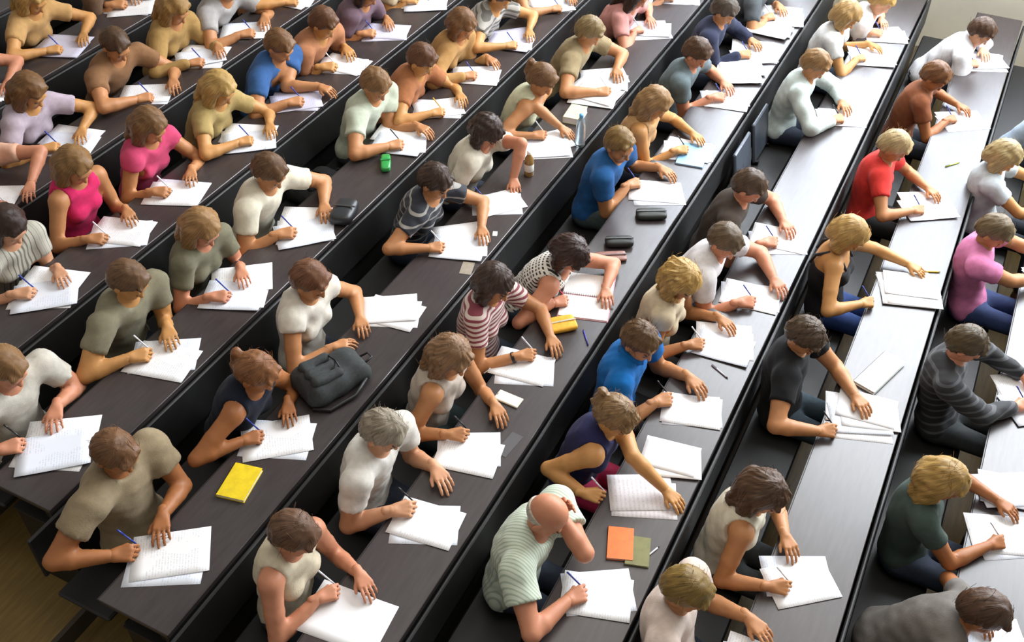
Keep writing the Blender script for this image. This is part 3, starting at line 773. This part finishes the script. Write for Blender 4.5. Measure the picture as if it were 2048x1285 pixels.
# row with the blue polo shirt
P_(1, 'blue polo shirt', (1405, 830), dict(color='#0d63aa', sleeve='short', collar=True), head=(1282, 682), rh=(1335, 805), lh=(1390, 775), hair='short', hairc='#5a4228', skin='tan', lod=0, fem=False, hy=-20, hp=32, act='writing beside the navy and magenta dress')
P_(1, 'navy top over a magenta skirt', (1288, 1000), dict(color='#23244a', sleeve='none', name='top'), head=(1232, 832), rh=(1195, 985), lh=(1345, 1005), hair='pony', hairc='#7c6140', skin='gold', lod=0, hy=-10, hp=45, legs='#a81c48', act='stretching both arms over a printed sheet')
P_(1, 'pale green striped shirt', (1208, 1190), dict(stripe=('#c3cdbb', '#9fae9c', .016, .35, 1), sleeve='short', loose=.02), head=(1095, 1030), rh=(1165, 1200), prop=1, hair='bald', hairc='#b0a898', skin='rosy', lod=0, fem=False, wide=1.06, hp=50, act='propping head on hand')
P_(1, 'beige lace blouse', (1452, 690), dict(color='#c4b498', sleeve='cap', name='blouse'), head=(1362, 562), rh=(1400, 690), hair='curly', hairc='#a8864a', skin='tan', lod=0, hy=-15, hp=40, act='writing on a large sheet')
P_(1, 'white tee with grey trim', (1512, 598), dict(color='#d2cfd0', sleeve='short'), head=(1452, 482), lh=(1560, 575), hair='short', hairc='#5c4c3a', skin='rosy', lod=1, fem=False, hy=-20, act='reaching across the desk')
P_(1, 'dark brown tee', (1562, 488), dict(color='#3e342c', sleeve='short'), head=(1500, 372), hair='short', hairc='#4a3828', skin='rosy', lod=1, fem=False, act='bent over a white sheet')
P_(1, 'pale aqua shirt', (1692, 238), dict(color='#bcc8c4', sleeve='long', name='shirt'), head=(1632, 128), hair='short', hairc='#8a6a44', skin='tan', lod=1, fem=False, act='with the empty desk beside')
P_(1, 'sky white blouse', (1748, 118), dict(color='#d6d8d8', sleeve='short', name='blouse'), head=(1695, 30), hair='bob', hairc='#a08050', skin='gold', lod=1, act='reading near the far wall')
P_(1, 'snow white tee', 9.1, dict(color='#dcdcdc', sleeve='short'), hair='short', hairc=BL, skin='fair', act='last but one before the wall')
# row with the black shirt
P_(2, 'black shirt', (1752, 862), dict(color='#17181a', sleeve='short'), head=(1612, 672), rh=(1660, 862), lh=(1725, 812), hair='short', hairc='#4a3a28', skin='tan', lod=0, fem=False, hy=-15, hp=48, legs='#2a3a44', act='writing on a stack of sheets')
P_(2, 'black strapped top', (1818, 572), dict(color='#1e1d20', sleeve='none', strapless=True, strap='#1e1d20', name='top'), head=(1700, 468), rh=(1742, 608), lh=(1830, 545), hair='bob', hairc='#a9874e', skin='gold', lod=1, hy=-10, legs='#24407a', act='bare shoulders, writing')
P_(2, 'red tee', (1858, 418), dict(color='#c8352f', sleeve='short'), head=(1790, 292), hair='short', hairc='#b09a70', skin='tan', lod=1, act='writing in a wide notebook')
P_(2, 'cream waistcoat', (1585, 1150), dict(color='#cfc8b4', sleeve='none', name='waistcoat'), head=(1530, 985), hair='long', hairc='#4a3320', skin='tan', lod=0, hy=-12, act='leaning over white sheets')
P_(2, 'pale rose tee', (1500, 1330), dict(color='#cdbdb2', sleeve='short'), head=(1375, 1180), hair='short', hairc='#7a6230', skin='tan', lod=1, fem=False, act='at the near end of the row')
P_(2, 'auburn tee', (1925, 245), dict(color='#7d4a2e', sleeve='short'), head=(1872, 152), hair='short', hairc='#6a4526', skin='deep', lod=1, act='behind the steel blue blouse')
P_(2, 'white long-sleeved shirt', (1968, 130), dict(color='#d8d8dc', sleeve='long'), hair='short', hairc=BR, skin='fair', fem=False, lod=1, act='next to the far wall')
# foremost row in view
P_(3, 'pink tee', 6.45, dict(color='#c877a0', sleeve='short'), head=(1990, 462), hair='short', hairc='#6a5a40', skin='tan', lod=1, fem=False, legs='#2e3f6a', act='with both arms on the desk')
P_(3, 'steel blue blouse', 7.3, dict(color='#b4bcc0', sleeve='short', name='blouse'), head=(2010, 312), hair='bob', hairc='#a08c60', skin='gold', lod=1, act='writing beside the pink tee')
P_(3, 'black and grey jumper', 5.15, dict(stripe=('#1c1d20', '#4a4c50', .05, .3, 0), sleeve='long'), head=(1935, 688), hair='short', hairc='#4c3e28', skin='rosy', lod=1, fem=False, act='bent low over the desk')
P_(3, 'dark green tee', 4.05, dict(color='#3c4a44', sleeve='short'), head=(1890, 960), hair='long', hairc='#9a7a40', skin='deep', lod=1, act='writing on bluish sheets')
P_(3, 'smoke grey tee', 3.3, dict(color='#6a6560', sleeve='short'), hair='short', hairc=BR, skin='deep', lod=1, act='beside the dark green tee')
P_(3, 'light denim shirt', 8.3, dict(color='#a8b8c8', sleeve='short'), hair='short', hairc=BL, skin='fair', act='in front of the auburn tee')

for sp in PEOPLE:
    q = sp['paper']; sp['y'] = q if isinstance(q, float) else float(at(q[0], q[1], row_z(sp['row'])+DESK_H)[1])
for i, sp in enumerate(PEOPLE):
    sp['seed'] = 101+i; sp['tight'] = {}
    for sd in (1, -1):                                # elbows tuck in where a neighbour sits close
        gap = min([(o['y']-sp['y'])*sd for o in PEOPLE if o['row'] == sp['row'] and (o['y']-sp['y'])*sd > 0]+[2.0])
        sp['tight'][sd] = min(1.0, max(0.0, (0.80-gap)/0.22))*(0.35 if sp['c'].startswith('navy tee') else 1.0)
    sp['label'] = 'person in %s, %s' % (sp['c'], sp['act'])
    person(sp)

# ------------------------------------------------------------------ papers and things on the desks
rnd = random.Random(7)
INK = [paper_mat('paper_written', '#e9e9ea', density=.52), paper_mat('paper_sparse', '#ededee', density=.45), paper_mat('paper_bluish', '#dfe4ee', density=.48)]
M_PLAIN = paper_mat('paper_plain', '#e8e8ea', lines=False)
M_PRINT = paper_mat('paper_printed', '#d9d4d6', (110, 70, 84), density=.62, pitch=.02)
M_LILAC = paper_mat('paper_lilac', '#c9c6d8', density=.5)
def sheet_mesh(a, b, curl, seed):
    n = 6; r = random.Random(seed); V = []; F = []
    for i in range(n+1):
        for j in range(n+1):
            x, y = a*(i/n-.5), b*(j/n-.5); z = curl*((abs(i/n-.5)*2)**3*.5+(abs(j/n-.5)*2)**3*.5)*(1 if (i > n/2) else .4)
            V.append((x, y, z))
    m = len(V); V += [(x, y, z+.0008) for x, y, z in V]; w_ = n+1
    for i in range(n):
        for j in range(n):
            q = (i*w_+j, (i+1)*w_+j, (i+1)*w_+j+1, i*w_+j+1)
            F.append(tuple(m+t for t in q)); F.append(q[::-1])
    rim = [i*w_ for i in range(n)]+[n*w_+j for j in range(n)]+[i*w_+n for i in range(n, 0, -1)]+[j for j in range(n, 0, -1)]
    for t in range(len(rim)):
        p, q = rim[t], rim[(t+1) % len(rim)]; F.append((p, q, q+m, p+m))
    me = bpy.data.meshes.new('sheet'); me.from_pydata(V, [], F); me.update()
    for p in me.polygons: p.use_smooth = True
    return me
SHEETS = [sheet_mesh(.297, .21, c, i) for i, c in enumerate((.0004, .0012, .007))]
def sheets(k, pos, rz, n, label, mats=INK, spread=.05, big=1.0, dz=0.0):
    lim = max(0.0, D2-(.105*big*math.sin(rz)+.1485*big*math.cos(rz))+.012)      # keep the sheets on the desk
    e = empty('paper_stack', (min(max(pos[0], row_x(k)-.07), row_x(k)+lim), pos[1], row_z(k)+DESK_H+.0005+dz), rz)
    tag(e, label, 'paper', 'exam sheets on the desks')
    for i in range(n):
        o = bpy.data.objects.new('sheet', SHEETS[min(2, i if n > 1 else 1)].copy()); col.objects.link(o); o.parent = e
        o.data.materials.append(mats[(i+n) % len(mats)])
        o.location = (rnd.uniform(-spread, spread)*.4 if i else 0, (rnd.uniform(-spread, spread)+(.10 if i == 1 and n > 2 else 0)) if i else 0, i*.0030)
        o.rotation_euler[2] = rnd.uniform(-.35, .35)*(i > 0); o.scale = (big, big, 1)
    return e
for sp in PEOPLE:
    if sp['c'] in ('black-dotted white tank top', 'off-white linen blouse', 'cream knitted vest'): continue
    k = sp['row']; p = sp['pp']; x = min(max(p[0], row_x(k)-.06), row_x(k)-.005)
    lil = sp['c'] in ('grey striped tee', 'denim blue tee', 'honey tan tee', 'plum blouse')
    sheets(k, (x, p[1]), rnd.uniform(.30, .62), rnd.choice((2, 2, 3, 3)), 'loose white sheets in front of the person in '+sp['c'],
           [M_LILAC] if lil else ([M_PRINT] if sp['c'].startswith('navy top over') else INK), big=1.12 if sp.get('lod', 2) == 0 else 1.2)

def on_desk(px, py, k): 
    p = at(px, py, row_z(k)+DESK_H); return p
def rounded_case(name, px, py, k, size, rz, m, label, cat, lid=None, dz=0):
    p = on_desk(px, py, k); e = empty(name, (p[0], p[1], p[2]+dz), rz); tag(e, label, cat)
    a, b, c = size
    bo = MB().box((-a/2, -b/2, 0), (a/2, b/2, c), min(a, b, c)*.3).build('body', m, e, lid is not None)
    if lid is not None: sb = bo.modifiers.new('soft', 'SUBSURF'); sb.levels = 2; sb.render_levels = 2
    if lid is not None: MB().box((-a/2+.004, -.006, c-.001), (a/2-.004, .006, c+.004), .001).build('zip', lid, e)
    return e
# open notebook of the tank-top writer
p = on_desk(1174, 594, 0); e = empty('notebook', (p[0], p[1], p[2]), .28)
tag(e, 'open ring notebook with blank white pages and pink cover', 'notebook')
MB().box((-.155, -.215, 0), (.155, .215, .003)).build('cover', mat('pink_cover', '#c9929a', .6), e)
for sd in (1, -1):
    mb = MB(); n = 8; vs = []; fs = []
    for i in range(n+1):
        t = i/n; y = sd*(.006+.202*t); z = .004+.012*math.sin(min(1, t*1.6+.15)*math.pi*.5)*(1-.55*t)
        vs += [(-.148, y, .003), (-.148, y, z), (.148, y, z), (.148, y, .003)]
    for i in range(n):
        for j in range(3):
            a_ = i*4+j; q = (a_, a_+1, a_+5, a_+4); fs.append(q if sd < 0 else q[::-1])
    fs += [(0, 3, 2, 1) if sd < 0 else (0, 1, 2, 3), tuple(n*4+t for t in ((0, 1, 2, 3) if sd < 0 else (0, 3, 2, 1)))]
    mb.face_set(vs, fs); mb.build('page', paper_mat('notebook_page', '#ebe9e6', (150, 120, 130), density=.42), e)
for i in range(22):
    x = -.14+i*.0133; mb = MB(); mb.tube([(x, .010*math.cos(a_), .010+.009*math.sin(a_)) for a_ in np.linspace(-.3, 3.44, 7)], .0011, 5, False).build('ring', M_STEEL, e)
rounded_case('pencil_case', 1120, 655, 0, (.20, .13, .045), .75, mat('yellow_cloth', '#e0a52c', .7, .15, 30, .3), 'yellow fabric pencil case between two writers', 'pencil case', mat('zip_grey', '#cfc7b0', .4, metallic=.4))
rounded_case('wallet', 1222, 517, 0, (.20, .10, .028), .55, mat('brown_leather', '#7d5348', .45, .15, 40, .2), 'brown leather wallet above the open notebook', 'wallet', mat('leather_edge', '#4a2f28', .5))
rounded_case('pouch', 1238, 490, 0, (.19, .10, .055), .5, mat('black_nylon', '#1f2120', .6, .1, 40, .3), 'black nylon pouch lying by the brown wallet', 'pouch', mat('zip_black', '#3a3a3a', .4))
rounded_case('pouch', 1302, 434, 0, (.21, .11, .05), .5, mat('dark_olive_nylon', '#2a2e28', .6, .1, 40, .3), 'dark olive pouch in front of the royal blue tee', 'pouch', mat('zip_black', '#3a3a3a', .4))
e = rounded_case('mobile_phone', 1017, 800, 0, (.15, .078, .012), -.05, mat('ivory_plastic', '#d8d4c2', .4, .03), 'ivory mobile phone lying beside the taupe blouse', 'phone')
MB().box((-.062, -.033, .0115), (.062, .033, .0128), .0005).build('screen', mat('pale_screen', '#e6e4d8', .15, .02), e)
MB().box((-.071, -.008, .0115), (-.066, .008, .0126), .0005).build('button', mat('phone_button', '#6a675e', .4), e)
def card(px, py, k, a, b, rz, m, label, name='card', cat='card'):
    p = on_desk(px, py, k); o = MB().box((-a/2, -b/2, 0), (a/2, b/2, .002), .0006).build(name, m); o.location = (p[0], p[1], p[2]+.0003); o.rotation_euler[2] = rz
    return tag(o, label, cat)
card(934, 537, -1, .075, .12, .28, mat('beige_card', '#8d8272', .5), 'beige card on the desk near the striped navy tee')
card(1018, 890, 0, .07, .17, -.12, mat('clear_film', '#5c5a5c', .15, .03), 'grey translucent plastic strip near the desk edge', 'plastic_strip', 'strip')
card(990, 468, -1, .03, .05, .4, mat('eraser_white', '#dfe3e2', .4), 'small white eraser at fingertips of the striped navy tee', 'eraser', 'eraser')
sheets(-1, on_desk(783, 628, -1), .42, 3, 'white sheets spread out in front of the empty place', [M_PLAIN], .10, 1.12)
sheets(0, on_desk(690, 1235, 0), .1, 2, 'long bare white sheets at the near end', [M_PLAIN], .03, 1.3)
sheets(1, on_desk(1352, 930, 1), .35, 2, 'plain white sheets beside the printed sheet', [M_PLAIN], dz=.010)
sheets(2, on_desk(1845, 600, 2), .3, 3, 'fanned white sheets beside the black strapped top', [M_PLAIN], .1, 1.15, dz=.010)
sheets(2, on_desk(1795, 850, 2), .3, 2, 'thick white sheets under the black shirt writer', [M_PLAIN], .05, 1.1, dz=.010)
sheets(3, on_desk(2020, 985, 3), .2, 2, 'bluish white sheets past the dark green tee', [INK[2]], .05, 1.1, dz=.010)
sheets(0, on_desk(1475, 150, 0), .2, 3, 'bright white sheets by the slate grey tee', [M_PLAIN], .08, 1.2, dz=.010)
sheets(0, on_desk(1540, 60, 0), .2, 3, 'bright white sheets past the dark navy jumper', [M_PLAIN], .08, 1.2, dz=.010)
sheets(-1, on_desk(1215, 205, -1), .2, 3, 'bright white sheets by the khaki tee', [M_PLAIN], .08, 1.2, dz=.010)
def book(px, py, k, a, b, c, rz, cm, label):
    p = on_desk(px, py, k); e = empty('book', (p[0], p[1], p[2]), rz); tag(e, label, 'book')
    MB().box((-a/2, -b/2, 0), (a/2, b/2, .002)).box((-a/2, -b/2, c-.002), (a/2, b/2, c)).box((-a/2, -b/2, 0), (-a/2+.003, b/2, c)).build('cover', cm, e)
    MB().box((-a/2+.003, -b/2+.004, .002), (a/2-.004, b/2-.004, c-.002)).build('page_block', M_PLAIN, e); return e
book(1758, 748, 2, .14, .36, .022, -.32, mat('mint_white_cover', '#dfe8e2', .4), 'mint white booklet alone on the grey desk')
book(480, 968, -1, .15, .21, .02, .2, mat('yellow_cover', '#d8bc14', .5), 'yellow notepad beside the khaki linen shirt')
book(1150, 235, -1, .13, .2, .05, .1, mat('pale_lime_cover', '#c6cf9c', .5), 'pale lime book beside the pale sage vest')
book(1240, 1090, 1, .13, .19, .015, .35, mat('orange_cover', '#dc6a22', .5), 'orange booklet in front of the navy top')
book(1275, 1105, 1, .12, .17, .012, .3, mat('olive_cover', '#6c6a34', .5), 'olive booklet beside the orange booklet')
book(1385, 312, 0, .2, .29, .012, .15, mat('blue_print_cover', '#7fb0d8', .4), 'pale blue printed booklet by the tan summer dress')
# green translucent case
rounded_case('glasses_case', 772, 332, -2, (.075, .19, .05), .55, mat('green_plastic', '#3fae58', .15, .06, trans=.35), 'green translucent case on the desk edge', 'case', mat('green_rim', '#2c8a44', .2))
# bottle
p = on_desk(1058, 350, -1); e = empty('bottle', tuple(p)); tag(e, 'tan plastic bottle near the cream cardigan', 'bottle')
def lathe(prof, m, name, parent, n=20):
    vs = []; fs = []
    for r, z in prof: vs += [(r*math.cos(2*math.pi*j/n), r*math.sin(2*math.pi*j/n), z) for j in range(n)]
    for i in range(len(prof)-1):
        for j in range(n): fs.append((i*n+j, i*n+(j+1) % n, (i+1)*n+(j+1) % n, (i+1)*n+j))
    mb = MB(); mb.face_set(vs, fs); return mb.build(name, m, parent, True)
lathe([(0, 0), (.030, 0), (.033, .006), (.033, .11), (.028, .14), (.013, .165), (.013, .175)], mat('amber_plastic', '#a8844a', .15, .08, trans=.3), 'body', e)
lathe([(.0155, .170), (.0155, .19), (0, .19)], mat('bottle_cap', '#d0cec4', .4), 'cap', e)
lathe([(.0335, .04), (.0338, .041), (.0338, .095), (.0335, .096)], mat('bottle_label', '#e4e2da', .5), 'paper_label', e)
p = on_desk(1160, 290, -1); e = empty('bottle', tuple(p)); tag(e, 'clear water bottle beside the pale lime book', 'bottle')
lathe([(0, 0), (.032, 0), (.035, .006), (.035, .16), (.028, .20), (.013, .225), (.013, .235)], mat('clear_plastic', '#dcecf2', .08, .02, trans=.85), 'body', e)
lathe([(.0155, .230), (.0155, .25), (0, .25)], mat('blue_cap', '#4f8fc4', .4), 'cap', e)
# pens lying about
def loose_pen(px, py, k, rz, c, label):
    p = on_desk(px, py, k); e = empty('pen', (p[0], p[1], p[2]+.0048), rz); tag(e, label, 'pen')
    m = mat('loose_pen_'+c.strip('#'), c, .3)
    MB().tube([(-.07, 0, 0), (.055, 0, 0)], .0046, 8).build('barrel', m, e, True)
    MB().tube([(.055, 0, 0), (.07, 0, 0)], [.0042, .0008], 8).build('tip', M_STEEL, e, True)
    MB().box((-.07, -.0012, .004), (-.03, .0012, .0065)).build('clip', M_STEEL, e)
loose_pen(1171, 676, 0, 2.2, '#3a3aa8', 'violet blue pen lying by the yellow pencil case')
loose_pen(1300, 1110, 1, 1.2, '#b8b8bc', 'silver pen lying beside the olive booklet')
loose_pen(1440, 745, 1, -.5, '#c9c2d4', 'pale violet pen below the beige lace blouse')
loose_pen(1860, 545, 2, .4, '#e0b41e', 'yellow pen on the fanned sheets')
loose_pen(985, 735, 0, 1.3, '#d8d8d0', 'white pen on the striped tee writer desk')
loose_pen(1905, 330, 2, .9, '#b8cc3a', 'lime pen on the bare desk past the red tee')
# rucksacks: soft lumpy bags with a front pocket, zips, straps and a grab loop
def bag(px, py, k, z, rz, tilt, m, label):
    p = at(px, py, row_z(k)+z); on = z == DESK_H
    e = empty('rucksack', (row_x(k)-(.03 if on else .45), p[1], row_z(k)+(DESK_H+.001 if on else .446)), rz); tag(e, label, 'bag')
    a, b, c = .20, .14, .12                                       # half length, half width, thickness when lying on its back
    g = Grid((-.30, -.25, -.03), (.30, .25, .26), .014)
    for y in (-.55, 0, .55):
        g.cone((-a*.72, b*y, .055), (a*.72, b*y*.9, .055), .062, .056, .03)
        g.cone((-a*.60, b*y, c*.72), (a*.55, b*y*.8, c*.68), .045, .040, .04)
    g.wobble(.005, 34, 3); g.wobble(.002, 90, 4); g.cut_plane((0, 0, .0), (0, 0, -1))
    V, Q = g.mesh(); link('body', mesh_np('bag', V, Q), m, e)
    g = Grid((-.22, -.18, .05), (.14, .18, .26), .012)
    for y in (-.5, 0, .5): g.cone((-a*.62, b*y, c+.018), (a*.05, b*y, c+.016), .030, .026, .03)
    g.wobble(.003, 50, 5); V, Q = g.mesh(); po = link('pocket', mesh_np('pocket', V, Q), m, e)
    MB().tube([(a*.12, -b*.55, c+.030), (a*.17, 0, c+.036), (a*.12, b*.55, c+.030)], .005, 6).build('zip', M_STEEL, po, True)
    MB().tube([(a*.5, -b*.8, c*.75), (a*.78, -b*.45, c*.72), (a*.84, 0, c*.72), (a*.78, b*.45, c*.72), (a*.5, b*.8, c*.75)], .005, 6).build('zip', M_STEEL, e, True)
    MB().tube([(a*.95, -.03, .06), (a*1.22, -.022, .07), (a*1.22, .022, .07), (a*.95, .03, .06)], .007, 6).build('grab_loop', M_PANEL, e, True)
    for sd in (1, -1):
        MB().tube([(a*.7, sd*b*.9, .05), (a*.2, sd*b*1.22, .02), (-a*.6, sd*b*1.25, .012), (-a*.95, sd*b*.8, .02)], .011, 6).build('shoulder_strap', M_PANEL, e, True)
bag(672, 770, -1, DESK_H, 1.15, 0, mat('charcoal_canvas', '#2b2f2f', .85, .2, 60, .4, 400), 'charcoal canvas rucksack lying on the desk by the off-white blouse')
bag(640, 330, -2, .7, 1.45, 0, mat('black_canvas', '#1c1d1e', .8, .15, 60, .4, 400), 'black rucksack on the bench behind the green case')
rounded_case('handbag', 690, 435, -2, (.16, .24, .09), .3, mat('black_leather', '#26282b', .4, .1, 40, .2), 'black handbag lying on the desk beside the cream tee', 'bag', mat('zip_black', '#3a3a3a', .4))

# two empty tip-up seats in the gap of the blue polo row
for (px, py), lb in (((1512, 268), 'grey tip-up seat folded upright by the pale aqua shirt'), ((1480, 328), 'grey tip-up seat folded upright by the dark brown tee')):
    p = at(px, py, row_z(1)+.62); e = empty('folding_seat', (row_x(1)-.52, p[1], row_z(1)+.447)); tag(e, lb, 'seat', 'empty folded seats')
    bo = MB().box((-.014, -.19, .02), (.014, .19, .36), .010).build('seat_panel', mat('grey_seat', '#4c525c', .32, .05), e); bo.rotation_euler[1] = -.16
    for y in (-.15, .15): MB().box((-.03, y-.015, 0), (.03, y+.015, .03), .004).build('hinge', M_STEEL, e)
